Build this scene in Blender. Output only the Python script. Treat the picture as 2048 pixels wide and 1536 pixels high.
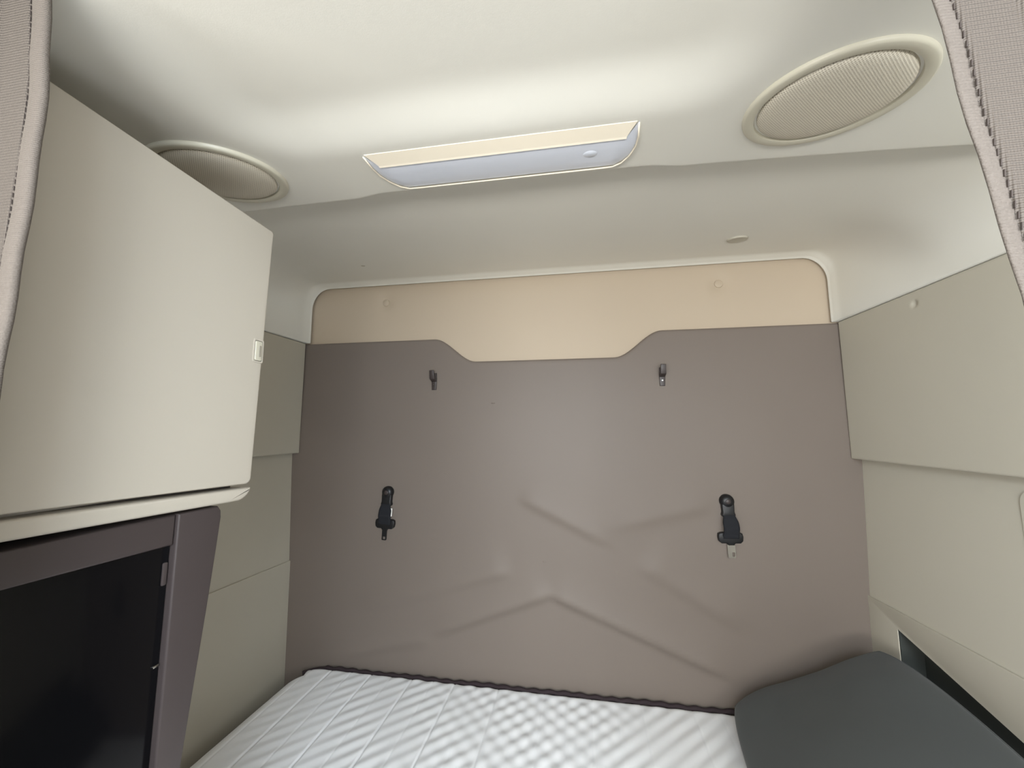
import bpy, bmesh, math, random
from math import sin, cos, pi, sqrt, radians, exp, atan2, hypot
from mathutils import Vector, Matrix
random.seed(7)
for o in list(bpy.data.objects): bpy.data.objects.remove(o)
SC = bpy.context.scene
COL = SC.collection

# ------------------------------------------------------------------ camera, world, light, exposure
cam = bpy.data.cameras.new('camera'); camo = bpy.data.objects.new('camera', cam); COL.objects.link(camo)
cam.sensor_fit = 'HORIZONTAL'; cam.sensor_width = 36.0; cam.lens = 803.0/2048.0*36.0
cam.clip_start = 0.01; cam.clip_end = 100
camo.location = (0.138, 0.0, 1.45)
camo.rotation_euler = (radians(90+6.687), 0, radians(9.756))
SC.camera = camo

w = bpy.data.worlds.new('world'); SC.world = w; w.use_nodes = True
w.node_tree.nodes['Background'].inputs[0].default_value = (0.80, 0.88, 1.0, 1)
w.node_tree.nodes['Background'].inputs[1].default_value = 0.35

def area(name, loc, direction, sx, sy, power, color):
    l = bpy.data.lights.new(name, 'AREA'); l.shape = 'RECTANGLE'; l.size = sx; l.size_y = sy
    l.energy = power; l.color = color
    o = bpy.data.objects.new(name, l); COL.objects.link(o)
    o.location = loc
    o.rotation_euler = Vector(direction).to_track_quat('-Z', 'Y').to_euler()
    return o
# daylight entering through the windscreen and the two door windows behind the photographer
area('windscreen_daylight', (0, -1.32, 1.50), (0, 1, -0.10), 1.85, 0.62, 3, (0.92, 0.97, 1.0))
area('windscreen_ground_bounce', (0, -1.33, 1.14), (0, 1, 0.55), 1.85, 0.26, 33, (1.0, 0.985, 0.94))
area('door_window_daylight_left', (-1.0, -0.72, 1.36), (1, 0.5, 0.12), 0.6, 0.55, 8, (1.0, 0.985, 0.94))
area('door_window_daylight_right', (1.0, -0.72, 1.42), (-1, 0.75, -0.55), 0.6, 0.5, 5, (0.90, 0.95, 1.0))
area('added_fill_light', (0.30, -0.62, 1.795), (-0.15, 0.8, -1), 0.62, 0.5, 25, (0.76, 0.88, 1.0))  # added unseen fill light that brightens the mattress and lower rear wall
# sun from ahead of the cab: falls through the windscreen on to the floor and the front of the bunk
sun = bpy.data.lights.new('sun', 'SUN'); sun.energy = 4.0; sun.angle = radians(0.6); sun.color = (1.0, 0.985, 0.96)
suno = bpy.data.objects.new('sun', sun); COL.objects.link(suno); suno.location = (1, -6, 5)
suno.rotation_euler = Vector((0.0, 1.0, -math.tan(radians(29)))).to_track_quat('-Z', 'Y').to_euler()

SC.view_settings.view_transform = 'Standard'
SC.view_settings.look = 'None'
SC.view_settings.gamma = 1.0
SC.view_settings.use_curve_mapping = False
SC.view_settings.exposure = 0.77

# ------------------------------------------------------------------ materials
def mat(name, col, rough=0.6, spec=0.35, bump=None, vary=0.0, metal=0.0, coat=0.0, sheen=0.0):
    """bump = list of (kind, scale, strength, distance)"""
    m = bpy.data.materials.new(name); m.use_nodes = True
    nt = m.node_tree; b = nt.nodes['Principled BSDF']
    b.inputs['Base Color'].default_value = (*col, 1); b.inputs['Roughness'].default_value = rough
    b.inputs['Specular IOR Level'].default_value = spec; b.inputs['Metallic'].default_value = metal
    b.inputs['Coat Weight'].default_value = coat
    if sheen: b.inputs['Sheen Weight'].default_value = sheen
    tc = nt.nodes.new('ShaderNodeTexCoord')
    if vary:
        n = nt.nodes.new('ShaderNodeTexNoise'); n.inputs['Scale'].default_value = 5; n.inputs['Detail'].default_value = 6
        nt.links.new(tc.outputs['Object'], n.inputs['Vector'])
        r = nt.nodes.new('ShaderNodeMix'); r.data_type = 'RGBA'
        r.inputs['A'].default_value = (*[c*(1-vary) for c in col], 1)
        r.inputs['B'].default_value = (*[min(1, c*(1+vary)) for c in col], 1)
        nt.links.new(n.outputs['Fac'], r.inputs['Factor']); nt.links.new(r.outputs['Result'], b.inputs['Base Color'])
    last = None
    for (kind, scale, strength, dist) in (bump or []):
        if kind == 'noise':
            t = nt.nodes.new('ShaderNodeTexNoise'); t.inputs['Scale'].default_value = scale; t.inputs['Detail'].default_value = 3; out = t.outputs['Fac']
        elif kind == 'voronoi':
            t = nt.nodes.new('ShaderNodeTexVoronoi'); t.inputs['Scale'].default_value = scale; out = t.outputs['Distance']
        else:
            t = nt.nodes.new('ShaderNodeTexWave'); t.wave_type = 'BANDS'; t.bands_direction = kind[-1].upper(); t.inputs['Scale'].default_value = scale
            t.inputs['Distortion'].default_value = 0.6; out = t.outputs['Fac']
        nt.links.new(tc.outputs['Object'], t.inputs['Vector'])
        bp = nt.nodes.new('ShaderNodeBump'); bp.inputs['Strength'].default_value = strength; bp.inputs['Distance'].default_value = dist
        nt.links.new(out, bp.inputs['Height'])
        if last: nt.links.new(last.outputs['Normal'], bp.inputs['Normal'])
        last = bp
    if last: nt.links.new(last.outputs['Normal'], b.inputs['Normal'])
    return m

def grille_mat(name, col, hole, pitch):
    """cloth-fine perforated grille: rows of tiny dark holes over the base colour"""
    m = mat(name, col, 0.55, 0.3); nt = m.node_tree; b = nt.nodes['Principled BSDF']
    tc = nt.nodes.new('ShaderNodeTexCoord'); mp = nt.nodes.new('ShaderNodeMapping')
    mp.inputs['Rotation'].default_value = (0, 0, radians(45)); mp.inputs['Scale'].default_value = (1/pitch,)*3
    nt.links.new(tc.outputs['Object'], mp.inputs['Vector'])
    v = nt.nodes.new('ShaderNodeTexVoronoi'); v.voronoi_dimensions = '2D'; v.inputs['Scale'].default_value = 1.0; v.inputs['Randomness'].default_value = 0.0
    nt.links.new(mp.outputs['Vector'], v.inputs['Vector'])
    r = nt.nodes.new('ShaderNodeMapRange'); r.inputs['From Min'].default_value = 0.18; r.inputs['From Max'].default_value = 0.36
    nt.links.new(v.outputs['Distance'], r.inputs['Value'])
    mx = nt.nodes.new('ShaderNodeMix'); mx.data_type = 'RGBA'
    mx.inputs['A'].default_value = (*hole, 1); mx.inputs['B'].default_value = (*col, 1)
    nt.links.new(r.outputs['Result'], mx.inputs['Factor']); nt.links.new(mx.outputs['Result'], b.inputs['Base Color'])
    bp = nt.nodes.new('ShaderNodeBump'); bp.inputs['Strength'].default_value = 0.5; bp.inputs['Distance'].default_value = 0.0008
    nt.links.new(r.outputs['Result'], bp.inputs['Height']); nt.links.new(bp.outputs['Normal'], b.inputs['Normal'])
    return m

FINE = [('noise', 900, 0.12, 0.0006)]
M = {}
M['headliner'] = mat('headliner_vinyl', (0.76, 0.745, 0.68), 0.5, 0.35, [('noise', 700, 0.10, 0.0006)], 0.02)
M['side'] = mat('side_panel_vinyl', (0.50, 0.468, 0.39), 0.6, 0.3, FINE, 0.02)
M['beige'] = mat('beige_trim_vinyl', (0.49, 0.405, 0.308), 0.6, 0.3, FINE, 0.02)
M['taupe_pad'] = mat('taupe_padded_vinyl', (0.178, 0.147, 0.125), 0.52, 0.35, FINE, 0.03)
M['cabinet'] = mat('greige_cabinet_laminate', (0.50, 0.457, 0.388), 0.42, 0.4, [('noise', 1200, 0.06, 0.0004)], 0.02)
M['cab_in'] = mat('gap_shade_dark', (0.08, 0.07, 0.06), 0.8, 0.2)  # dark colour standing in for shade in the cupboard and latch gaps
M['frame'] = mat('dark_taupe_plastic', (0.062, 0.049, 0.048), 0.45, 0.35, [('noise', 1500, 0.12, 0.0004)], 0.03)
M['blackglass'] = mat('smoked_black_glass', (0.004, 0.004, 0.005), 0.12, 0.2)
M['ring'] = mat('speaker_ring_plastic', (0.56, 0.53, 0.43), 0.35, 0.45, [('noise', 900, 0.05, 0.0004)])
M['grille'] = grille_mat('speaker_grille_mesh', (0.66, 0.61, 0.51), (0.40, 0.355, 0.28), 0.0028)
M['latchgrip'] = mat('latch_slot_shade_tone', (0.30, 0.27, 0.22), 0.6, 0.3)  # darker tone painted in for the shade of the latch slot
M['groove'] = mat('groove_shade_dark', (0.05, 0.045, 0.035), 0.8, 0.2)  # near-black colour in place of the shadow between ring and grille
M['lens'] = mat('lamp_lens_frosted', (0.80, 0.85, 0.96), 0.28, 0.45)
M['switch'] = mat('lamp_lens_switch', (0.75, 0.80, 0.90), 0.3, 0.4)
M['bezel'] = mat('lamp_bezel_cream', (0.82, 0.745, 0.61), 0.4, 0.45)
M['mattress'] = mat('mattress_quilted_cotton', (0.88, 0.89, 0.91), 0.85, 0.15, [('noise', 600, 0.15, 0.0008)], 0.015, sheen=0.1)
M['piping'] = mat('mattress_piping_dark', (0.035, 0.025, 0.028), 0.8, 0.2)
M['pillow'] = mat('pillow_grey_cotton', (0.062, 0.067, 0.066), 0.9, 0.1, [('wave_x', 260, 0.15, 0.0005), ('wave_y', 260, 0.15, 0.0005)], 0.05, sheen=0.15)
M['pocket'] = mat('pocket_grey_felt', (0.06, 0.065, 0.06), 0.95, 0.1, FINE)
M['curtain'] = mat('curtain_taupe_cloth', (0.118, 0.099, 0.084), 0.72, 0.25, [('wave_z', 120, 0.8, 0.0016), ('wave_x', 210, 0.5, 0.0008)], 0.03)
M['hem'] = mat('curtain_hem_taupe', (0.122, 0.103, 0.088), 0.7, 0.25, [('noise', 900, 0.5, 0.0012), ('wave_z', 170, 0.5, 0.0008)], 0.02)
M['thread'] = mat('stitch_thread_brown', (0.055, 0.044, 0.039), 0.8, 0.2)
M['black'] = mat('black_plastic', (0.008, 0.008, 0.009), 0.4, 0.4)
M['web'] = mat('black_webbing', (0.016, 0.017, 0.021), 0.75, 0.25, [('wave_z', 180, 0.6, 0.0008)])
M['steel'] = mat('bright_steel', (0.40, 0.385, 0.36), 0.22, 0.5, metal=1.0)
M['white'] = mat('white_label', (0.85, 0.82, 0.76), 0.6, 0.3)
M['hook'] = mat('hook_brown_plastic', (0.045, 0.034, 0.032), 0.4, 0.4)
M['floor'] = mat('floor_rubber_grey', (0.25, 0.24, 0.23), 0.8, 0.2, [('noise', 200, 0.2, 0.001)])
M['dash'] = mat('front_trim_grey', (0.10, 0.10, 0.10), 0.7, 0.25, FINE)
M['bunk'] = mat('bunk_base_grey', (0.20, 0.19, 0.18), 0.7, 0.25, FINE)

# ------------------------------------------------------------------ helpers
def link(name, me, m, parent=None, smooth=True):
    o = bpy.data.objects.new(name, me); COL.objects.link(o)
    if m: me.materials.append(m)
    if smooth: me.shade_smooth()
    if parent:
        o.parent = parent
        o.matrix_parent_inverse = Matrix.Translation(-parent_origin(parent))
    return o
def parent_origin(p):
    v = Vector(p.location)
    return v
def pyobj(name, verts, faces, m, parent=None, smooth=True):
    me = bpy.data.meshes.new(name); me.from_pydata([tuple(v) for v in verts], [], faces); me.update()
    return link(name, me, m, parent, smooth)
def bmobj(name, bm, m, parent=None, smooth=False):
    bmesh.ops.recalc_face_normals(bm, faces=bm.faces)
    me = bpy.data.meshes.new(name); bm.to_mesh(me); bm.free()
    return link(name, me, m, parent, smooth)
def autosmooth(o, ang=35):
    me = o.data
    me.shade_smooth()
    try: me.set_sharp_from_angle(angle=radians(ang))
    except Exception: pass
    return o
def tag(o, label, cat, group=None):
    o['label'] = label; o['category'] = cat
    if group: o['group'] = group
    return o
def empty(name, loc):
    o = bpy.data.objects.new(name, None); COL.objects.link(o); o.location = loc; o.empty_display_size = 0.05
    return o
def struct(o):
    o['kind'] = 'structure'; return o
def grid(name, f, nu, nv, m, parent=None, thick=0.0, flip=False):
    vs = [f(i/nu, j/nv) for j in range(nv+1) for i in range(nu+1)]
    fs = []
    for j in range(nv):
        for i in range(nu):
            a = j*(nu+1)+i
            q = (a, a+1, a+nu+2, a+nu+1)
            fs.append(q[::-1] if flip else q)
    o = pyobj(name, vs, fs, m, parent)
    if thick:
        s = o.modifiers.new('thickness', 'SOLIDIFY'); s.thickness = thick; s.offset = -1; s.use_even_offset = False
    return o
def edge_params(n, length, r):
    """parameter list 0..1 with extra rows inside the rounded border"""
    e = [0, .08, .2, .4, .7, 1.0]
    a = [r*t/length for t in e]
    b = [1-t for t in a[::-1]]
    mid = [a[-1]+(b[0]-a[-1])*i/n for i in range(1, n)]
    return a+mid+b
def pad(name, p00, p10, p11, p01, m, parent=None, n=(24, 24), r=0.012, depth=None, bump=None, thick=0.012, rs=(1, 1, 1, 1)):
    """padded panel over four corners, rounded off along its border; rs switches rounding for u0,u1,v0,v1"""
    p00, p10, p11, p01 = map(Vector, (p00, p10, p11, p01))
    depth = r if depth is None else depth
    N = (p10-p00).cross(p01-p00).normalized()
    lu = ((p10-p00).length+(p11-p01).length)/2; lv = ((p01-p00).length+(p11-p10).length)/2
    us = edge_params(n[0], lu, r); vs_ = edge_params(n[1], lv, r)
    def ed(d):
        if d >= r: return 0.0
        return 1-sqrt(max(0, 1-(1-d/r)**2))
    V = []
    for v in vs_:
        for u in us:
            p = p00*(1-u)*(1-v)+p10*u*(1-v)+p11*u*v+p01*(1-u)*v
            e = max(ed(u*lu) if rs[0] else 0, ed((1-u)*lu) if rs[1] else 0, ed(v*lv) if rs[2] else 0, ed((1-v)*lv) if rs[3] else 0)
            h = bump(p, u, v) if bump else 0
            V.append(p+N*(h-depth*e))
    nu = len(us); F = []
    for j in range(len(vs_)-1):
        for i in range(nu-1):
            a = j*nu+i; F.append((a, a+1, a+nu+1, a+nu))
    o = pyobj(name, V, F, m, parent)
    if thick:
        s = o.modifiers.new('thickness', 'SOLIDIFY'); s.thickness = thick; s.offset = -1
    return o
def rrect(w, h, r, n=6, cx=0, cy=0):
    pts = []
    for (sx, sy, a0) in ((1, 1, 0), (-1, 1, 90), (-1, -1, 180), (1, -1, 270)):
        for k in range(n+1):
            a = radians(a0+90*k/n)
            pts.append((cx+sx*(w/2-r)+r*cos(a), cy+sy*(h/2-r)+r*sin(a)))
    return pts
def slab(name, poly, T, thick, m, parent=None, bevel=0.002, seg=3, hole=None):
    """extrude a 2-D outline; T maps (u, v, h) to the world, front face at h = thick, bevelled there"""
    bm = bmesh.new()
    if hole is None:
        def ring(off, h):
            n = len(poly); out = []
            area2 = sum(poly[i][0]*poly[(i+1) % n][1]-poly[(i+1) % n][0]*poly[i][1] for i in range(n))
            sg = 1 if area2 > 0 else -1
            for i in range(n):
                a, b, c = Vector(poly[i-1]), Vector(poly[i]), Vector(poly[(i+1) % n])
                d1 = (b-a).normalized(); d2 = (c-b).normalized()
                n1 = Vector((-d1.y, d1.x))*sg; n2 = Vector((-d2.y, d2.x))*sg
                k = n1+n2
                k = k/max(1e-6, (1+n1.dot(n2))) if (1+n1.dot(n2)) > 1e-3 else n1
                q = b+k*off
                out.append(bm.verts.new(T(q.x, q.y, h)))
            return out
        rings = [ring(0, 0)]
        for k in range(seg+1):
            a = pi/2*k/seg
            rings.append(ring(bevel*(1-cos(a)), thick-bevel+bevel*sin(a)))
        for r0, r1 in zip(rings, rings[1:]):
            for i in range(len(poly)):
                j = (i+1) % len(poly); bm.faces.new((r0[i], r0[j], r1[j], r1[i]))
        bm.faces.new(rings[-1]); bm.faces.new(rings[0][::-1])
    else:   # picture-frame outline with a hole of as many points
        n = len(poly)
        A = [bm.verts.new(T(u, v, 0)) for u, v in poly]; B = [bm.verts.new(T(u, v, thick)) for u, v in poly]
        C = [bm.verts.new(T(u, v, thick)) for u, v in hole]; D = [bm.verts.new(T(u, v, 0)) for u, v in hole]
        for i in range(n):
            j = (i+1) % n
            for (p, q) in ((A, B), (B, C), (C, D), (D, A)):
                bm.faces.new((p[i], p[j], q[j], q[i]))
    return autosmooth(bmobj(name, bm, m, parent), 40)
def lathe(name, prof, T, m, parent=None, n=48, closed=False):
    """prof = [(r, h)], T maps (x, y, h)"""
    bm = bmesh.new(); rings = []
    for r, h in prof:
        if r < 1e-6: rings.append([bm.verts.new(T(0, 0, h))])
        else: rings.append([bm.verts.new(T(r*cos(2*pi*k/n), r*sin(2*pi*k/n), h)) for k in range(n)])
    prs = list(zip(rings, rings[1:]))
    if closed: prs.append((rings[-1], rings[0]))
    for a, b in prs:
        for k in range(n):
            l = (k+1) % n
            if len(a) == 1 and len(b) == 1: continue
            if len(a) == 1: bm.faces.new((a[0], b[k], b[l]))
            elif len(b) == 1: bm.faces.new((a[k], a[l], b[0]))
            else: bm.faces.new((a[k], a[l], b[l], b[k]))
    return autosmooth(bmobj(name, bm, m, parent), 40)
def tube(name, pts, r, m, parent=None, n=8):
    pts = [Vector(p) for p in pts]; V = []; F = []
    for i, p in enumerate(pts):
        t = (pts[min(i+1, len(pts)-1)]-pts[max(i-1, 0)]).normalized()
        a = t.cross(Vector((0, 0, 1)));
        if a.length < 1e-4: a = t.cross(Vector((1, 0, 0)))
        a.normalize(); b = t.cross(a)
        rr = r(i/(len(pts)-1)) if callable(r) else r
        for k in range(n): V.append(p+a*rr*cos(2*pi*k/n)+b*rr*sin(2*pi*k/n))
    for i in range(len(pts)-1):
        for k in range(n):
            l = (k+1) % n; F.append((i*n+k, i*n+l, (i+1)*n+l, (i+1)*n+k))
    F.append(tuple(range(n))[::-1]); F.append(tuple((len(pts)-1)*n+k for k in range(n)))
    return pyobj(name, V, F, m, parent)
def box(name, x0, x1, y0, y1, z0, z1, m, parent=None, bevel=0.0):
    bm = bmesh.new(); bmesh.ops.create_cube(bm, size=1)
    for v in bm.verts:
        v.co = Vector(((x0+x1)/2+v.co.x*(x1-x0), (y0+y1)/2+v.co.y*(y1-y0), (z0+z1)/2+v.co.z*(z1-z0)))
    if bevel: bmesh.ops.bevel(bm, geom=bm.edges[:], offset=bevel, segments=3, affect='EDGES', profile=0.5)
    return autosmooth(bmobj(name, bm, m, parent), 40)
def sm(a, b, x):
    t = min(1, max(0, (x-a)/(b-a))); return t*t*(3-2*t)
def lerp(a, b, t): return a+(b-a)*t

# ------------------------------------------------------------------ the shell of the cab
YB = 1.49                                           # front of the padded rear panel
ZP = 1.815                                          # top of the side panels
struct(box('floor', -1.1, 1.1, -1.45, 1.55, -0.04, 0.0, M['floor']))
# cab front behind the photographer: scuttle, windscreen pillars, doors with window openings
wf = struct(empty('wall_front', (0, -1.4, 0)))
box('scuttle_panel', -1.1, 1.1, -1.45, -1.36, 0, 1.0, M['dash'], wf, 0.01)
box('windscreen_header', -1.1, 1.1, -1.45, -1.36, 1.86, 2.1, M['dash'], wf, 0.01)
for s in (-1, 1): box('windscreen_pillar', min(s*0.95, s*1.1), max(s*0.95, s*1.1), -1.45, -1.36, 1.0, 1.86, M['dash'], wf, 0.01)
for k, s in ((1, -1), (2, 1)):
    d = struct(empty('door_%d' % k, (s*1.05, -0.6, 0)))
    xa, xb = min(s*1.02, s*1.09), max(s*1.02, s*1.09)
    box('door_panel', xa, xb, -1.36, 0.16, 0, 1.08, M['dash'], d, 0.01)
    box('door_header', xa, xb, -1.36, 0.16, 1.70, 2.1, M['dash'], d, 0.01)
    box('door_pillar', xa, xb, -1.36, -1.05, 1.08, 1.70, M['dash'], d, 0.01)
    box('door_pillar', xa, xb, -0.08, 0.16, 1.08, 1.70, M['dash'], d, 0.01)

# outer skin of the cab behind the trim panels
sk = struct(empty('trim_1', (0, 0.7, 0)))
box('outer_skin', -1.13, 1.13, 1.56, 1.60, 0, 2.26, M['dash'], sk)
for s_ in (-1, 1): box('outer_skin', min(s_*1.07, s_*1.13), max(s_*1.07, s_*1.13), 0.12, 1.60, 0, 2.26, M['dash'], sk)
box('outer_skin', -1.13, 1.13, -1.45, 1.60, 2.22, 2.26, M['dash'], sk)
for s_ in (-1, 1): box('outer_skin', min(s_*1.02, s_*1.13), max(s_*1.02, s_*1.13), -1.45, 0.16, 2.08, 2.26, M['dash'], sk)

# ---- rear wall: taupe padded panel with a notched top, beige panel above it
wb = struct(empty('wall_back', (0, 1.5, 0.3)))
def topz(x):
    a = abs(x)
    return lerp(1.719, 1.814, sm(0.262, 0.432, a))
CREASES = [  # (x0, z0, x1, z1, height step, softness): pressed fold lines in the padding
    (0.019, 0.873, 0.640, 0.640, 0.0110, 0.008), (0.019, 0.873, -0.46, 0.690, 0.0100, 0.010),
    (0.33, 0.985, 0.675, 0.785, 0.0085, 0.018), (-0.085, 1.197, 0.27, 1.030, 0.0060, 0.010),
    (-0.13, 0.940, -0.74, 0.760, 0.0085, 0.016), (-0.42, 0.690, -0.84, 0.590, 0.0070, 0.014),
    (0.56, 1.19, 0.20, 1.095, 0.0045, 0.018), (-0.60, 1.10, -0.95, 1.17, 0.0035, 0.03)]
def crease(x, z):
    h = 0
    for (x0, z0, x1, z1, am, so) in CREASES:
        dx, dz = x1-x0, z1-z0; L = hypot(dx, dz); dx /= L; dz /= L
        t = (x-x0)*dx+(z-z0)*dz
        nx, nz = (dz, -dx) if -dx < 0 else (-dz, dx)       # pointing down
        d = (x-x0)*nx+(z-z0)*nz
        fade = sm(-0.03, 0.05, t)*(1-sm(L-0.14, L, t))
        # padding stands out above the fold and sinks in below it
        h += 1.7*am*fade*(0.5-0.5*math.tanh(d/so))*exp(-max(0, -d)/0.055)
    return h
def rear_panel():
    xs = [-1.045+2.09*t for t in edge_params(180, 2.09, 0.014)]
    vs_ = edge_params(130, 1.4, 0.010); V = []; F = []
    z0 = 0.40
    for v in vs_:
        for x in xs:
            zt = topz(x); z = z0+(zt-z0)*v
            slope = (topz(x+0.002)-topz(x-0.002))/0.004
            d = (zt-z)/sqrt(1+slope*slope)
            e = 0
            for dd, r in ((d, 0.010), (x+1.045, 0.014), (1.045-x, 0.014)):
                if dd < r: e = max(e, 1-sqrt(max(0, 1-(1-dd/r)**2)))
            puff = 0.006*sin(pi*min(1, max(0, (z-0.5)/1.3)))
            h = crease(x, z)+puff+0.0008*sin(9*x+3*z)*sin(5*z-2*x)
            V.append((x, YB-h+0.010*e, z))
    n = len(xs)
    for j in range(len(vs_)-1):
        for i in range(n-1):
            a = j*n+i; F.append((a, a+1, a+n+1, a+n))
    o = pyobj('padded_panel', V, F, M['taupe_pad'], wb)
    s = o.modifiers.new('thickness', 'SOLIDIFY'); s.thickness = 0.012; s.offset = -1
    o['label'] = 'taupe padded lower panel with notched top edge'
rear_panel()
BUT = [(-0.653, 1.980), (0.638, 1.980)]
def beige_bump(p, u, v):
    h = 0
    for bx, bz in BUT:
        d = hypot(p.x-bx, p.z-bz); h -= 0.010*exp(-(d/0.030)**2)
    return h
bp_ = pad('upper_panel', (-1.03, 1.503, 1.66), (1.03, 1.503, 1.66), (1.03, 1.503, 2.10), (-1.03, 1.503, 2.10), M['beige'], wb, (180, 40), 0.012, bump=beige_bump)
bp_['label'] = 'beige smooth upper panel'
for bx, bz in BUT:
    lathe('fixing_button', [(0, 0.006), (0.011, 0.0056), (0.0140, 0.0042), (0.0150, 0.001), (0.0150, -0.008)], lambda a, b, h, bx=bx, bz=bz: (bx+a, 1.5115-h, bz+b), M['beige'], wb, 24)
# two small scuffs on the padding are in the photo: tiny pinched marks
for sx, sz in ((-0.42, 1.05), (0.0, 0.99), (-0.37, 1.29), (-0.19, 1.555)):
    lathe('scuff_mark', [(0, 0.0012), (0.004, 0.0008), (0.006, -0.001)], lambda a, b, h, sx=sx, sz=sz: (sx+a*1.4, YB-0.0058-h-crease(sx, sz), sz+b*0.45), M['taupe_pad'], wb, 10)

# ---- side walls, three stacked panels each
def side_wall(s, name):
    wl = struct(empty(name, (s*1.03, 0.8, 0.0)))
    def q(p0, p1, p2, p3):     # keep the inner face pointing into the cab
        return (p0, p1, p2, p3) if s > 0 else (p1, p0, p3, p2)
    xu, xm, xl = s*0.995, s*1.028, s*1.008
    def dimple(p, u, v):
        if s < 0: return 0
        d = hypot((p.y-1.172)/0.007, (p.z-1.778)/0.007)
        return -0.006*exp(-d*d)
    up = pad('upper_panel', *q((xu, 1.486, 1.361), (xu, 0.17, 1.352), (xu, 0.17, ZP-0.012), (xu, 1.486, ZP)), M['side'], wl, (260, 110), 0.006, bump=dimple, thick=0.02)
    pad('middle_panel', *q((xl+s*0.001, 1.50, 0.90), (xl+s*0.001, 0.17, 0.92), (xm, 0.17, 1.385), (xm, 1.50, 1.385)), M['side'], wl, (50, 20), 0.003, thick=0.016)
    if s < 0:
        pad('lower_panel', *q((s*1.000, 1.50, 0.02), (s*1.000, 0.17, 0.02), (s*1.006, 0.17, 0.972), (s*1.006, 1.50, 0.942)), M['side'], wl, (50, 30), 0.003, thick=0.016)
    else:
        # lower panel with a storage pocket cut into it beside the pillow
        x = 1.005
        def zt(y): return lerp(0.790, 0.895, (y-0.9)/(1.373-0.9))
        out = [(1.50, 0.02), (1.50, 0.942), (0.17, 0.972), (0.17, 0.02), (0.9, 0.02), (0.9, zt(0.9)), (1.373, 0.895), (1.373, 0.02)]
        slab('lower_panel', out, lambda u, v, h: (x+0.004-h, u, v), 0.004, M['side'], wl, 0.0015, 2)
        V = [(1.0075, 0.9, 0.45), (1.0075, 1.373, 0.45), (1.0075, 1.373, 0.895), (1.0075, 0.9, zt(0.9)),
             (1.065, 0.9, 0.45), (1.065, 1.373, 0.45), (1.065, 1.373, 0.90), (1.065, 0.9, zt(0.9)+0.005)]
        F = [(4, 5, 6, 7), (0, 1, 5, 4), (1, 2, 6, 5), (2, 3, 7, 6), (3, 0, 4, 7)]
        po = pyobj('storage_pocket', V, F, M['pocket'], wl, smooth=False); po['label'] = 'dark grey recessed storage pocket'
        # switch plate set into the middle panel near the front
        def T(u, v, h): return (1.0295-0.012*(1.2-v)-h, u, v)
        pl = slab('inset_plate', rrect(0.30, 0.30, 0.02, 6, 0.852, 1.172), T, 0.006, M['side'], wl, 0.003)
        fr = slab('plate_rim', rrect(0.318, 0.318, 0.026, 6, 0.852, 1.172), T, 0.009, M['side'], wl, hole=rrect(0.302, 0.302, 0.02, 6, 0.852, 1.172))
        lathe('fixing_button', [(0, 0.0015), (0.0025, 0.001), (0.0033, 0.0003), (0.0036, -0.003)], lambda a, b, h: (xu+0.0068-h, 1.172+a, 1.778+b), M['side'], wl, 20)
    return wl
side_wall(-1, 'wall_left'); side_wall(1, 'wall_right')

# ---- ceiling: rear headliner with coved sides, lower front headliner with a soft central recess
ce = struct(empty('ceiling', (0, 0.8, 2.0)))
def rear_z(y): return 1.845+0.147*y
def rear_headliner():
    ys = [0.62+0.05*i for i in range(15)]+[1.35, 1.38, 1.405, 1.425, 1.44, 1.452, 1.462, 1.470, 1.477, 1.483, 1.488, 1.491, 1.492, 1.4925]
    NA, NC = 14, 40; V = []; F = []; rows = 0
    for y in ys:
        t = sm(0.95, 1.46, y)
        rx = lerp(0.27, 0.075, t); rz = lerp(0.19, 0.085, t)
        hw = lerp(0.990, 0.985, sm(1.1, 1.48, y)); zc = rear_z(min(y, 1.455))
        lip = 0.006*sm(1.445, 1.480, y)+0.005*sm(1.480, 1.491, y); back = 0
        hw -= lip*0.6; zc -= lip
        if y > 1.4915: hw += 0.010; zc += 0.010          # tucks behind its own rolled edge
        zb = ZP-0.012*(1.486-y)/1.316+0.0012
        rz = min(rz, zc-zb-0.012)
        row = [(-1.035, y, zb+0.001), (-hw-0.002, y, zb), (-hw, y, zb+0.003), (-hw, y, lerp(zb, zc-rz, 0.5))]
        for k in range(NA+1):
            a = pi/2*k/NA; row.append((-hw+rx*(1-cos(a)), y, zc-rz*(1-sin(a))))
        for k in range(1, NC):
            x = lerp(-hw+rx, hw-rx, k/NC); row.append((x, y, zc+0.004*(1-(x/0.9)**2)*(1-sm(1.3, 1.48, y))))
        for k in range(NA+1):
            a = pi/2*(1-k/NA); row.append((hw-rx*(1-cos(a)), y, zc-rz*(1-sin(a))))
        row += [(hw, y, lerp(zb, zc-rz, 0.5)), (hw, y, zb+0.003), (hw+0.002, y, zb), (1.035, y, zb+0.001)]
        V += row; rows = len(row)
    for j in range(len(ys)-1):
        for i in range(rows-1):
            a = j*rows+i; F.append((a, a+rows, a+rows+1, a+1))
    o = pyobj('rear_headliner', V, F, M['headliner'], ce)
    s = o.modifiers.new('thickness', 'SOLIDIFY'); s.thickness = 0.008; s.offset = -1
    return o
rear_headliner()
TANC = math.tan(radians(8))
def front_flat(y): return 1.821+TANC*max(y, 0.05)
def recess(x, y):
    # signed distance to a rounded pocket: |x| < 0.365, y < 0.53
    r = 0.10
    qx = abs(x)-(0.365-r); qy = y-(0.530-r)
    d = hypot(max(qx, 0), max(qy, 0))+min(max(qx, qy), 0)-r
    return 0.015*(1-sm(-0.085, 0.03, d))
def front_z(x, y):
    z = front_flat(y)+recess(x, y)
    a = abs(x)
    if a > 0.78: z -= 0.10*(1-sqrt(max(0, 1-((a-0.78)/0.235)**2)))
    return z
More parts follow.
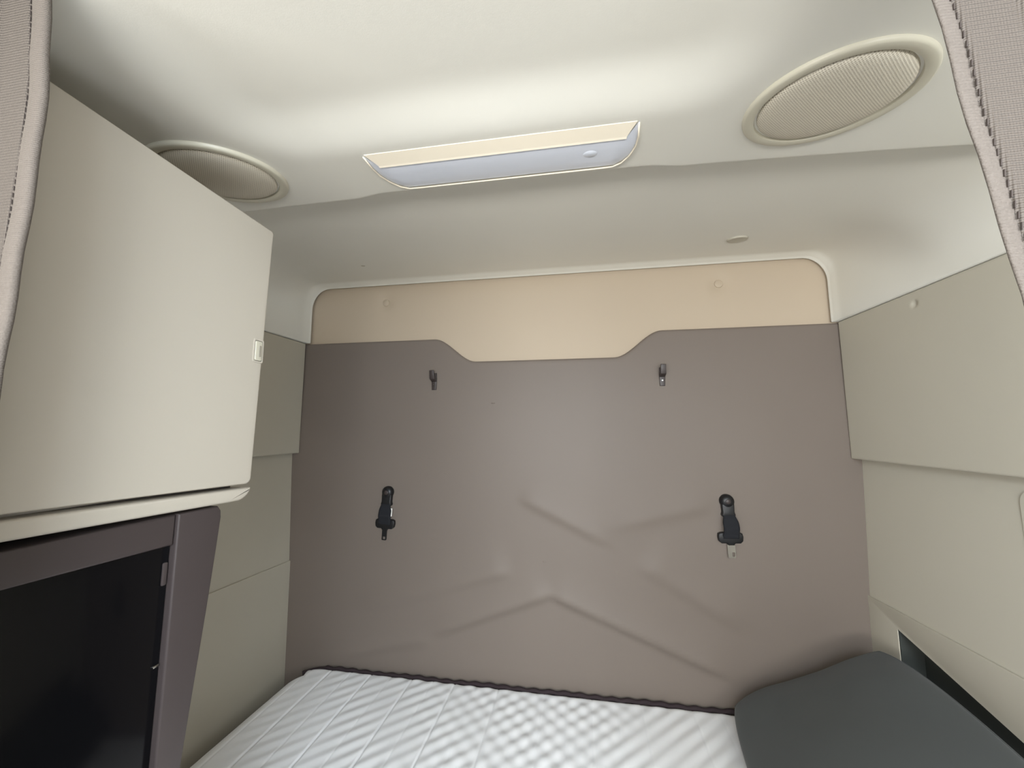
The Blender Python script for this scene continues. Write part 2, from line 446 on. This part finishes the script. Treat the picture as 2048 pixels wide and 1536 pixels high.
def front_headliner():
    ys = [-1.37+0.1*i for i in range(12)]+[-0.2+0.015*i for i in range(60)]+[0.694, 0.699, 0.7025, 0.705, 0.7068, 0.7083, 0.7093, 0.7098, 0.710, 0.710]
    nx = 150; V = []; F = []
    for j, y in enumerate(ys):
        for i in range(nx+1):
            x = -1.012+2.024*i/nx
            yy = y+0.03*(x/0.78)**2*sm(0.4, 0.7, y)*(1 if x > 0 else 0.3)-0.009*sm(0.5, 0.7, y)*(1-sm(0.25, 0.32, abs(x-0.01)))
            z = front_z(x, y)
            if y > 0.70: z += 0.009*(1-sqrt(max(0, 1-min(1, (y-0.70)/0.01)**2)))
            if j == len(ys)-1: z += 0.04
            V.append((x, yy, z))
    n = nx+1
    for j in range(len(ys)-1):
        for i in range(nx):
            a = j*n+i; F.append((a, a+n, a+n+1, a+1))
    o = pyobj('front_headliner', V, F, M['headliner'], ce)
    sd = o.modifiers.new('thickness', 'SOLIDIFY'); sd.thickness = 0.006; sd.offset = -1
    return o
front_headliner()
# made-up frame round the added fill light; the headliner stays closed here
def fill_frameT(u, v, h): return (0.30+u, -0.62+v, 1.845-h)
slab('added_fill_frame', rrect(0.78, 0.66, 0.06, 6), fill_frameT, 0.03, M['dash'], ce, hole=rrect(0.68, 0.56, 0.04, 6))
def on_rear(cx, cy):
    def T(a, b, h): return (cx+a, cy+b+0.146*h, rear_z(cy)+0.147*b+0.0035-h)
    return T
lathe('fixing_cap', [(0, 0.0050), (0.020, 0.0052), (0.025, 0.0060), (0.0275, 0.0055), (0.029, 0.003), (0.0295, -0.006)], on_rear(0.619, 1.266), M['side'], ce, 28)
lathe('fixing_cap', [(0, 0.002), (0.007, 0.0018), (0.009, -0.003)], on_rear(-0.614, 1.256), M['side'], ce, 16)

# ------------------------------------------------------------------ ceiling lamp and speakers
def on_front(cx, cy):
    z0 = 1.821+TANC*cy; c8, s8 = cos(radians(8)), sin(radians(8))
    def T(a, b, h): return (cx+a, cy+b*c8+h*s8, z0+b*s8-h*c8)
    return T
def speaker(cx, cy, label):
    T = on_front(cx, cy); o = empty('ceiling_speaker', T(0, 0, 0)); tag(o, label, 'speaker', 'round speakers in the headliner')
    lathe('trim_ring', [(0.105, -0.004), (0.1052, 0.003), (0.1040, 0.0050), (0.1015, 0.0062), (0.094, 0.0060), (0.0905, 0.0052), (0.0895, 0.002), (0.0893, -0.006)], T, M['ring'], o, 72)
    lathe('groove_shade_ring', [(0.0905, -0.0015), (0.086, -0.0015), (0.084, -0.004)], T, M['groove'], o, 72)  # dark ring painted as the shadowed groove round the grille
    prof = [(0.0862*sin(pi/2*k/12), 0.0050+0.007*cos(pi/2*k/12)-0.0035*(k/12)**6) for k in range(13)]+[(0.0868, 0.000), (0.0866, -0.004)]
    g = lathe('grille', prof, lambda a, b, h: T(a, b, h), M['grille'], o, 72)
    return o
speaker(0.482, 0.566, 'round cream ceiling speaker fully in view near the right curtain')
speaker(-0.482, 0.566, 'round cream ceiling speaker half hidden behind the tall cupboard')

lampT = on_front(0.011, 0.62)
lamp = empty('ceiling_lamp', lampT(0, 0, 0)); tag(lamp, 'long frosted ceiling lamp with cream bezel set in the headliner', 'lamp')
def lamp_build():
    # outline in the plane of the headliner: back edge wide with rounded corners, front edge sharp
    yA, yB, yC = -0.060, -0.029, 0.058
    wA, wB = 0.2165, 0.2035
    # lens: strip plus curved end faces
    V = []; F = []
    prof = [(yB, 0.0050), (yB+0.012, 0.0056), (0.0, 0.0054), (0.03, 0.0042), (0.046, 0.0028), (yC, 0.001)]
    nx = 24
    for (y, h) in prof:
        t = (y-yB)/(yC-yB)
        half = wB+0.004*sin(pi*t)*1.2-0.012*t**3
        for i in range(nx+1):
            V.append(lampT(lerp(-half, half, i/nx), y, h))
    n = nx+1
    for j in range(len(prof)-1):
        for i in range(nx):
            a = j*n+i; F.append((a, a+1, a+n+1, a+n))
    for s in (-1, 1):      # end faces fall back to the headliner, rounded towards the rear corner
        edge = [j*n+(0 if s < 0 else nx) for j in range(len(prof))]
        outer = [(s*(wA+0.0035), yA, 0.0), (s*(wA+0.0065), yA+0.035, -0.001), (s*(wA+0.006), yA+0.06, -0.001), (s*(wA+0.001), yA+0.088, -0.001), (s*(wA-0.008), yA+0.106, -0.001), (s*(wA-0.022), yC+0.003, -0.002)]
        base = len(V)
        for p in outer: V.append(lampT(*p))
        for k in range(len(prof)-1):
            q = (edge[k], edge[k+1], base+k+1, base+k)
            F.append(q if s < 0 else q[::-1])
    base = len(V)
    V += [lampT(-(wA-0.022), yC+0.003, -0.002), lampT(wA-0.022, yC+0.003, -0.002)]
    lo = pyobj('lens', V, F, M['lens'], lamp); autosmooth(lo, 30)
    # bezel: sloping cream face towards the cab front, with a small lip over the lens
    V = [lampT(-wA, yA, -0.003), lampT(wA, yA, -0.003), lampT(wA, yA, 0.0006), lampT(-wA, yA, 0.0006),
         lampT(-wB-0.001, yB-0.004, 0.0058), lampT(wB+0.001, yB-0.004, 0.0058), lampT(wB+0.001, yB, 0.0070), lampT(-wB-0.001, yB, 0.0070),
         lampT(-wB, yB+0.002, 0.0050), lampT(wB, yB+0.002, 0.0050)]
    F = [(0, 1, 2, 3), (3, 2, 5, 4), (4, 5, 6, 7), (7, 6, 9, 8)]
    for s, ids in ((-1, (0, 3, 4, 7, 8)), (1, (1, 2, 5, 6, 9))): F.append(ids)
    bo = pyobj('bezel', V, F, M['bezel'], lamp, smooth=False)
    # rear trim rail under the lens and the corner edges
    rail = []
    for s in (-1,):
        rail += [lampT(s*(wA+0.0030), yA+0.004, 0.001), lampT(s*(wA+0.0068), yA+0.04, 0.0012), lampT(s*(wA+0.006), yA+0.066, 0.0014), lampT(s*(wA-0.001), yA+0.092, 0.0016), lampT(s*(wA-0.012), yA+0.112, 0.0018), lampT(s*(wA-0.026), yC+0.004, 0.002)]
    rail2 = [Vector(p) for p in rail]+[Vector(lampT(lerp(-(wA-0.03), wA-0.03, k/20), yC+0.005, 0.002)) for k in range(1, 20)]
    r3 = [lampT(-1*(-0), 0, 0)]
    right = [(wA-0.026, yC+0.004, 0.002), (wA-0.012, yA+0.112, 0.0018), (wA-0.001, yA+0.092, 0.0016), (wA+0.006, yA+0.066, 0.0014), (wA+0.0068, yA+0.04, 0.0012), (wA+0.0030, yA+0.004, 0.001)]
    rail2 += [Vector(lampT(*p)) for p in right]
    tube('trim_rail', rail2, 0.0013, M['bezel'], lamp, 8)
    sw = lathe('touch_switch', [(0, 0.0012), (0.009, 0.001), (0.011, 0.0)], lambda a, b, h: lampT(0.150+a*1.1, 0.006+b, 0.0049-0.04*b+h), M['switch'], lamp, 24)
lamp_build()

# ------------------------------------------------------------------ left-hand cupboards
XF = -0.420                                          # plane of the cupboard fronts
KC = 0.90
def onface(x0):
    def T(u, v, h): return (x0+h, u*KC, 1.45+(v-1.45)*KC)      # u = depth, v = height, on the cupboard's own scale
    return T
cup = empty('wall_cupboard', (-0.68, 0.46, 1.33)); tag(cup, 'tall greige wall cupboard with one plain door beside the left curtain', 'cupboard')
box('body', -0.92, XF-0.021, 0.278, 0.605, 1.362, 1.813, M['cabinet'], cup, 0.004)
door_poly = [(0.308, 1.3605), (0.672, 1.3515)]
for k in range(1, 6):
    a = radians(-90+90*k/6); door_poly.append((0.672+0.012*cos(a), 1.3635+0.012*sin(a)))
door_poly += [(0.6955, 1.849)]
for k in range(1, 5):
    a = radians(90*k/5); door_poly.append((0.6875+0.009*cos(a), 1.851+0.009*sin(a)))
door_poly += [(0.308, 1.869)]
dr = slab('door', door_poly, onface(XF-0.020), 0.020, M['cabinet'], cup, 0.0035, 4)
# flush latch on the door edge
T = onface(XF-0.002)
lt = slab('latch_surround', rrect(0.024, 0.046, 0.004, 5, 0.6765, 1.6055), T, 0.0032, M['cabinet'], dr, hole=rrect(0.0185, 0.0405, 0.003, 5, 0.6765, 1.6055))
slab('latch_gap_shade', rrect(0.0215, 0.0435, 0.003, 5, 0.6765, 1.6055), T, 0.0024, M['cab_in'], dr, 0.0004, 1)  # dark slip drawn as the shaded gap round the latch button
slab('latch_button', rrect(0.0165, 0.0385, 0.003, 5, 0.6765, 1.6055), T, 0.0042, M['ring'], dr, 0.0012, 3)
slab('latch_slot_shade', rrect(0.005, 0.022, 0.0015, 4, 0.6795, 1.605), T, 0.0046, M['latchgrip'], dr, 0.0003, 1)  # darker slip painted as shade in the recessed grip
# ledge under the door: rounded nose at the rear end
led = [(0.308, 1.331), (0.640, 1.3235)]
for k in range(1, 8):
    a = radians(-90+90*k/8); led.append((0.652+0.032*cos(a)*0.95, 1.3435+0.0205*sin(a)))
led += [(0.6835, 1.3445), (0.308, 1.3545)]
slab('ledge', led, onface(-0.91), -(-0.91-XF)+0.002, M['cabinet'], cup, 0.005, 4)
slab('gap_shade_strip', [(0.310, 1.346), (0.668, 1.337), (0.668, 1.360), (0.310, 1.368)], onface(-0.88), 0.88+XF-0.026, M['cab_in'], cup, 0.001, 1)  # dark strip standing in for the shadow gap between door and ledge

low = empty('glazed_cabinet', (-0.68, 0.43, 0.0)); tag(low, 'dark taupe framed cabinet with a black glass front below the cupboard', 'cabinet')
XL = XF-0.006
box('body', -0.91, XL-0.045, 0.278, 0.517, 0.0, 1.325, M['frame'], low, 0.004)
post = [(0.5535, -0.161), (0.583, -0.161), (0.5855, 0.80), (0.595, 0.93), (0.608, 1.056), (0.618, 1.15), (0.627, 1.246), (0.6315, 1.300), (0.6300, 1.312), (0.624, 1.320), (0.5535, 1.3205)]
slab('post', post, onface(XL-0.10), 0.10, M['frame'], low, 0.0035, 4)
rail = [(0.308, 1.2765), (0.5515, 1.2735), (0.5515, 1.3200), (0.308, 1.3175)]
slab('top_rail', rail, onface(XL-0.045), 0.042, M['frame'], low, 0.003, 3)
slab('glass_front', [(0.308, 0.30), (0.5525, 0.30), (0.5525, 1.276), (0.308, 1.278)], onface(XL-0.045), 0.036, M['blackglass'], low, 0.0015, 2)
slab('bottom_rail', [(0.308, -0.161), (0.5515, -0.161), (0.5515, 0.30), (0.308, 0.30)], onface(XL-0.045), 0.042, M['frame'], low, 0.003, 3)
slab('latch_plate', rrect(0.007, 0.034, 0.002, 3, 0.5465, 1.232), onface(XL-0.010), 0.003, M['frame'], low, 0.001, 2)
slab('hinge_pin', rrect(0.010, 0.004, 0.0015, 3, 0.5470, 1.100), onface(XL-0.010), 0.003, M['steel'], low, 0.001, 2)

# ------------------------------------------------------------------ bunk, mattress, pillow
struct(box('bunk_base', -0.985, 0.985, 0.74, 1.478, 0.0, 0.43, M['bunk'], None, 0.01))
MX0, MX1, MY0, MY1, MZ0, MZ1 = -0.925, 0.985, 0.72, 1.473, 0.431, 0.572
def quilt(x, y):
    k = 2*pi/0.044
    wob = 0.5*sin(3.1*x+2*y)
    a = sin(k*(x-y)*0.7071+wob); b = sin(k*(x+y)*0.7071*0.94+0.6*sin(4*y+x))
    wgt = sm(-0.3, 0.9, sin(3.9*x+1.9)+0.35*sin(9*y))
    h = 0.0016*a*(0.75+0.25*sin(23*x+17*y))+0.0012*b*wgt
    h *= 0.35+0.65*sm(-0.93, -0.45, x)
    # long seams running front to back
    t = (x+0.788)/0.157; d = abs(t-round(t))*0.157
    vis = 1-0.75*sm(-0.45, 0.0, x)
    h = h*(1-0.7*exp(-(d/0.008)**2)*vis)-0.0040*vis*exp(-(d/0.0030)**2)
    t2 = (x+0.788+0.078)/0.157; d2 = abs(t2-round(t2))*0.157
    h -= 0.0014*vis*exp(-(d2/0.0028)**2)
    return h+0.004*sin(2.3*x+0.6)*sin(4*y)
def mattress():
    m = empty('mattress', ((MX0+MX1)/2, (MY0+MY1)/2, MZ0)); tag(m, 'white quilted bunk mattress with dark piping along the rear wall', 'mattress')
    nx, ny = 760, 200
    V = []; F = []
    def outline(t, s):   # rounded plan corners
        x = lerp(MX0, MX1, t); y = lerp(MY0, MY1, s)
        return x, y
    rc = 0.10
    for j in range(ny+1):
        s = j/ny
        for i in range(nx+1):
            x, y = outline(i/nx, s)
            # pull the rear left corner into a curve
            if x < MX0+rc and y > MY1-rc:
                vx, vy = (MX0+rc-x)/rc, (y-(MY1-rc))/rc
                m_ = max(vx, vy); l = hypot(vx, vy)
                if l > 0: k = m_/l; x = MX0+rc-vx*k*rc; y = MY1-rc+vy*k*rc
            dl = i/nx*(MX1-MX0); dr_ = (1-i/nx)*(MX1-MX0); df = s*(MY1-MY0); db = (1-s)*(MY1-MY0)
            e = 0
            for d, r in ((dl, 0.060), (dr_, 0.03), (df, 0.04), (db, 0.022)):
                if d < r: e = max(e, (1-sqrt(max(0, 1-(1-d/r)**2)))*r*0.75)
            fade = sm(0, 0.05, min(dl, dr_, df))*sm(-0.02, 0.02, db)
            z = MZ1+quilt(x, y)*fade-e
            V.append((x, y, z))
    n = nx+1
    for j in range(ny):
        for i in range(nx):
            a = j*n+i; F.append((a, a+1, a+n+1, a+n))
    # skirt down to the bunk base
    ring = [i for i in range(n)]+[j*n+nx for j in range(1, ny+1)]+[ny*n+i for i in range(nx-1, -1, -1)]+[j*n for j in range(ny-1, 0, -1)]
    b0 = len(V)
    for k in ring: V.append((V[k][0], V[k][1], MZ0))
    for k in range(len(ring)):
        l = (k+1) % len(ring); F.append((ring[l], ring[k], b0+k, b0+l))
    F.append(tuple(b0+k for k in range(len(ring)))[::-1])
    pyobj('cover', V, F, M['mattress'], m)
    # piping along the rear edge, slightly scalloped by the quilting
    pts = []
    for k in range(7, 15):
        a = pi-(pi/2)*k/14
        pts.append((MX0+rc+rc*cos(a)*1.02, MY1-rc+rc*sin(a)*1.02, MZ1-0.006-0.012*(1-k/14)))
    for k in range(1, 200):
        x = lerp(MX0+rc, 0.97, k/199)
        pts.append((x, MY1+0.002, MZ1-0.003+0.0022*sin(x*2*pi/0.052)+0.0012*sin(x*23)))
    tube('piping', pts, 0.0072, M['piping'], m, 8)
mattress()
def pillow():
    A, B, Cc, D = Vector((0.548, 1.458, 0.602)), Vector((0.972, 1.385, 0.868)), Vector((0.972, 0.78, 0.800)), Vector((0.480, 0.82, 0.604))
    nu, nv = 72, 72; F = []
    N = Vector((-0.50, 0.10, 0.86))
    def plan(u, v):      # rounded corners: pull the grid square towards a squircle
        a, b = 2*u-1, 2*v-1; k = 0.30
        return 0.5+0.5*a*sqrt(1-k*b*b*a*a*0.9), 0.5+0.5*b*sqrt(1-k*a*a*b*b*0.9)
    top = []; bot = []
    for j in range(nv+1):
        for i in range(nu+1):
            # cosine spacing keeps the border smooth
            u0 = 0.5-0.5*cos(pi*i/nu); v0 = 0.5-0.5*cos(pi*j/nv)
            u, v = plan(u0, v0)
            p = A*(1-u)*(1-v)+B*u*(1-v)+Cc*u*v+D*(1-u)*v
            p = p+Vector((0.012*sin(pi*v)*(1-2*u), -0.010*sin(pi*u)*(1-2*v)*0.6, 0.010*sin(2*pi*u+0.6)*(1-v)**2-0.014*sin(pi*u)*(1-v)**3))
            b = (max(0, sin(pi*u0))**0.5)*(max(0, sin(pi*v0))**0.5)
            wr = 0.006*sin(5*u+2+6*v)*b+0.003*sin(17*v-4*u)*(1-b)*b*3+0.0022*sin(26*u+9*v)*b*sm(0.5, 0, v)+0.004*sin(9*u-7*v+1)*b*b
            t = p+N*(0.058*b+wr); q = p-N*(0.080*b)
            t.z = max(t.z, 0.582); q.z = max(q.z, 0.578)
            t.x = min(t.x, 0.994); q.x = min(q.x, 0.994)
            top.append(t); bot.append(q)
    n = nu+1; V = top+bot; off = len(top)
    for j in range(nv):
        for i in range(nu):
            a = j*n+i
            F.append((a, a+n, a+n+1, a+1)); F.append((off+a, off+a+1, off+a+n+1, off+a+n))
    ring = [i for i in range(n)]+[j*n+nu for j in range(1, nv+1)]+[nv*n+i for i in range(nu-1, -1, -1)]+[j*n for j in range(nv-1, 0, -1)]
    for k in range(len(ring)):
        l = (k+1) % len(ring); F.append((ring[k], ring[l], off+ring[l], off+ring[k]))
    root = empty('pillow', (0.74, 1.12, 0.578)); tag(root, 'dark grey pillow propped in the corner on the white mattress', 'pillow')
    pyobj('pillowcase', V, F, M['pillow'], root)
    tube('edge_seam', [top[k] for k in ring[:n+nv]], 0.0028, M['pillow'], root, 6)
pillow()

# ------------------------------------------------------------------ restraint belts on the rear panel
def belt(x, zb, lean, label, dark_tab):
    yw = YB-0.006
    o = empty('bunk_restraint_belt', (x, yw, zb)); tag(o, label, 'belt', 'restraint belts on the rear panel')
    def T(u, v, h):      # u to the right, v up, h out of the wall, rotated by lean about the anchor
        c, s = cos(lean), sin(lean)
        return (x+u*c-v*s, yw-h, zb+u*s+v*c)
    lathe('anchor_cap', [(0, 0.021), (0.009, 0.0205), (0.0165, 0.018), (0.0215, 0.012), (0.0225, 0.004), (0.0225, -0.002)], T, M['black'], o, 36)
    lathe('bolt_head', [(0, 0.0235), (0.004, 0.0235), (0.0075, 0.022), (0.0085, 0.019)], T, M['hook'], o, 20)
    neck = [(-0.0195, -0.008), (-0.0185, -0.035), (-0.0215, -0.044), (-0.019, -0.049), (0.019, -0.049), (0.0215, -0.044), (0.0185, -0.035), (0.0195, -0.008)]
    slab('neck', neck, T, 0.017, M['black'], o, 0.004, 3)
    # webbing: doubled strap that bows out of the wall
    for k, hh in ((0, 0.0), (1, 0.0045)):
        def f(u, v, hh=hh):
            w_ = lerp(0.0175, 0.0238, sm(0, 0.35, v)); t = v
            return T((2*u-1)*w_+0.002*sin(3*t), lerp(-0.043, -0.118, v), 0.010+0.010*sin(pi*t)+hh+0.001*sin(14*t))
        grid('webbing', f, 8, 24, M['web'], o, 0.0018)
    plate = [(-0.037, -0.104), (-0.029, -0.100), (0.029, -0.100), (0.037, -0.104), (0.039, -0.115), (0.037, -0.128), (0.029, -0.135), (0.013, -0.135), (0.009, -0.141), (-0.009, -0.141), (-0.013, -0.135), (-0.029, -0.135), (-0.037, -0.128), (-0.039, -0.115)]
    slab('tongue_grip', plate, T, 0.014, M['black'], o, 0.004, 3)
    slab('tongue_bar', rrect(0.050, 0.012, 0.005, 5, 0, -0.108), lambda u, v, h: T(u, v, h+0.010), 0.010, M['web'], o, 0.004, 3)
    tm = M['black'] if dark_tab else M['steel']
    if dark_tab: tabp, hol = rrect(0.019, 0.042, 0.004, 4, 0, -0.157), rrect(0.010, 0.010, 0.002, 4, 0, -0.170)
    else: tabp, hol = rrect(0.024, 0.044, 0.004, 4, 0, -0.160), rrect(0.008, 0.013, 0.002, 4, 0.005, -0.170)
    slab('metal_tongue', tabp, lambda u, v, h: T(u, v, h+0.006), 0.0025, tm, o, hole=hol)
    return T, o
T, o = belt(-0.600, 1.217, radians(-3), 'black restraint belt with dark tongue and white tag, nearer the cupboards', True)
slab('care_tag', rrect(0.010, 0.030, 0.001, 3, 0.0235, -0.072), lambda u, v, h: T(u, v, h+0.016), 0.0012, M['white'], o, 0.0003, 1)
belt(0.611, 1.218, radians(2), 'black restraint belt with bright steel tongue above the pillow', False)

# ------------------------------------------------------------------ coat hooks
def hook(x, z, label):
    yw = YB-0.005
    o = empty('coat_hook', (x, yw, z)); tag(o, label, 'hook', 'small hooks on the rear panel')
    def T(u, v, h): return (x+u, yw-h, z+v)
    base = [(-0.0105, 0.004), (-0.0085, -0.036), (0.0085, -0.036), (0.0105, 0.004), (0.009, 0.030), (-0.009, 0.030)]
    slab('back_plate', base[::-1], T, 0.006, M['hook'], o, 0.002, 2)
    # prong: wedge that leaves the plate below the middle and rises outwards
    prof = [(0.002, -0.006), (0.030, 0.004), (0.037, 0.036), (0.031, 0.038), (0.022, 0.012), (0.002, 0.010)]   # (h, v)
    bm = bmesh.new()
    for s in (-1, 1): pass
    L = [bm.verts.new(T(-0.0095 if v < 0.02 else -0.0085, v, h)) for h, v in prof]
    Rr = [bm.verts.new(T(0.0095 if v < 0.02 else 0.0085, v, h)) for h, v in prof]
    n = len(prof)
    for i in range(n):
        j = (i+1) % n; bm.faces.new((L[i], L[j], Rr[j], Rr[i]))
    bm.faces.new(L); bm.faces.new(Rr[::-1])
    bmesh.ops.bevel(bm, geom=bm.edges[:], offset=0.0012, segments=2, affect='EDGES', profile=0.5)
    autosmooth(bmobj('prong', bm, M['hook'], o), 40)
    lathe('screw', [(0, 0.0085), (0.003, 0.008), (0.004, 0.006), (0.004, 0.004)], lambda a, b, h: T(a, -0.016+b, h), M['steel'], o, 14)
hook(-0.425, 1.645, 'small brown coat hook left of the notch, nearer the cupboards')
hook(0.424, 1.645, 'small brown coat hook right of the notch, nearer the pillow side')

# ------------------------------------------------------------------ privacy curtains
def curtain(s, edge, xend, hem, seam2, label, ywall=0.24, y_edge=0.0):
    ZB, ZT = 0.10, 1.874
    o = empty('privacy_curtain', (edge(1.45)+s*0.1, ywall, ZB)); tag(o, label, 'curtain', 'curtains drawn to either side')
    Lc = abs(xend-edge(1.45))
    def S(d, z):      # d = distance from the free edge
        x = edge(z)+s*d
        f = sm(0.05, 0.11, d)
        y = ywall+0.022*f*sin((d-0.055)*2*pi/0.115)+0.004*sin(3*z+9*d)*f-0.003*exp(-((d-seam2)/0.003)**2)
        # shallow draw-in at the stitch line
        y += 0.0025*exp(-((d-hem)/0.0022)**2)
        return Vector((x, y, z))
    ds = [hem+0.0005*k for k in range(0, 12)]+[hem+0.006+ (seam2-hem-0.012)*k/10 for k in range(11)]+[seam2-0.005+0.001*k for k in range(1, 11)]+[seam2+0.006+(Lc-seam2-0.006)*(k/70) for k in range(71)]
    ds = sorted(set(round(d, 5) for d in ds))
    nz = 90; V = []; F = []
    for j in range(nz+1):
        z = lerp(ZB, ZT, j/nz)
        for d in ds: V.append(S(d, z))
    n = len(ds)
    for j in range(nz):
        for i in range(n-1):
            a = j*n+i; q = (a, a+1, a+n+1, a+n); F.append(q if s > 0 else q[::-1])
    c = pyobj('cloth', V, F, M['curtain'], o)
    sd = c.modifiers.new('thickness', 'SOLIDIFY'); sd.thickness = 0.003; sd.offset = -1
    # rolled hem along the free edge
    V = []; F = []; m_ = 14
    prof = []
    for k in range(m_):
        a = 2*pi*k/m_
        ca, sa = cos(a), sin(a)
        prof.append((hem/2+ (hem/2+0.0005)*(abs(ca)**0.8)*(1 if ca > 0 else -1), (0.0042 if s < 0 else 0.0014)*(abs(sa)**0.9)*(1 if sa > 0 else -1)))
    for j in range(nz+1):
        z = lerp(ZB, ZT, j/nz)
        for (d, h) in prof:
            t = 1-abs(d-0)/hem*0.35
            V.append((edge(z)+s*d, ywall+0.0012+h*t+0.0006*sin(z*70), z))
    for j in range(nz):
        for k in range(m_):
            l = (k+1) % m_; F.append((j*m_+k, j*m_+l, (j+1)*m_+l, (j+1)*m_+k))
    pyobj('hem', V, F, M['hem'], o)
    # stitches in two rows
    V = []; F = []
    def stitch(d, z, ln, yoff):
        p = S(d, z); b = len(V)
        for (a, c2, e) in ((-1, -1, 0), (1, -1, 0), (1, 1, 0), (-1, 1, 0), (-1, -1, 1), (1, -1, 1), (1, 1, 1), (-1, 1, 1)):
            k = 0.6 if c2*a > 0 else 1.0
            V.append((p.x+s*a*0.00035*k+s*c2*0.0003, p.y-0.0022-yoff-0.0010*e, p.z+c2*ln/2))
        for f in ((0, 1, 2, 3), (7, 6, 5, 4), (0, 4, 5, 1), (1, 5, 6, 2), (2, 6, 7, 3), (3, 7, 4, 0)): F.append(tuple(b+i for i in f))
    z = 1.1
    while z < ZT-0.01:
        stitch(hem, z, 0.0040, 0.0); stitch(seam2, z+0.002, 0.0040, 0.0); z += 0.0060
    st = pyobj('stitching', V, F, M['thread'], o, smooth=False); st['kind'] = 'stuff'
    return o
def interp(z, tab):
    if z <= tab[0][0]: return tab[0][1]
    for (z0, v0), (z1, v1) in zip(tab, tab[1:]):
        if z <= z1: return lerp(v0, v1, (z-z0)/(z1-z0))
    return tab[-1][1]
curtain(-1, lambda z: interp(z, [(1.20, -0.322), (1.50, -0.313), (1.62, -0.309), (1.68, -0.308), (1.75, -0.310), (1.83, -0.322), (1.86, -0.326)]), -0.62, 0.018, 0.056,
        'taupe stitched curtain gathered in front of the tall cupboard')
curtain(1, lambda z: interp(z, [(1.20, 0.372), (1.45, 0.366), (1.522, 0.3626), (1.577, 0.3554), (1.622, 0.3492), (1.665, 0.3458), (1.694, 0.3415), (1.80, 0.334), (1.86, 0.332)]), 0.53, 0.0075, 0.040,
        'taupe stitched curtain gathered beside the fully visible ceiling speaker')
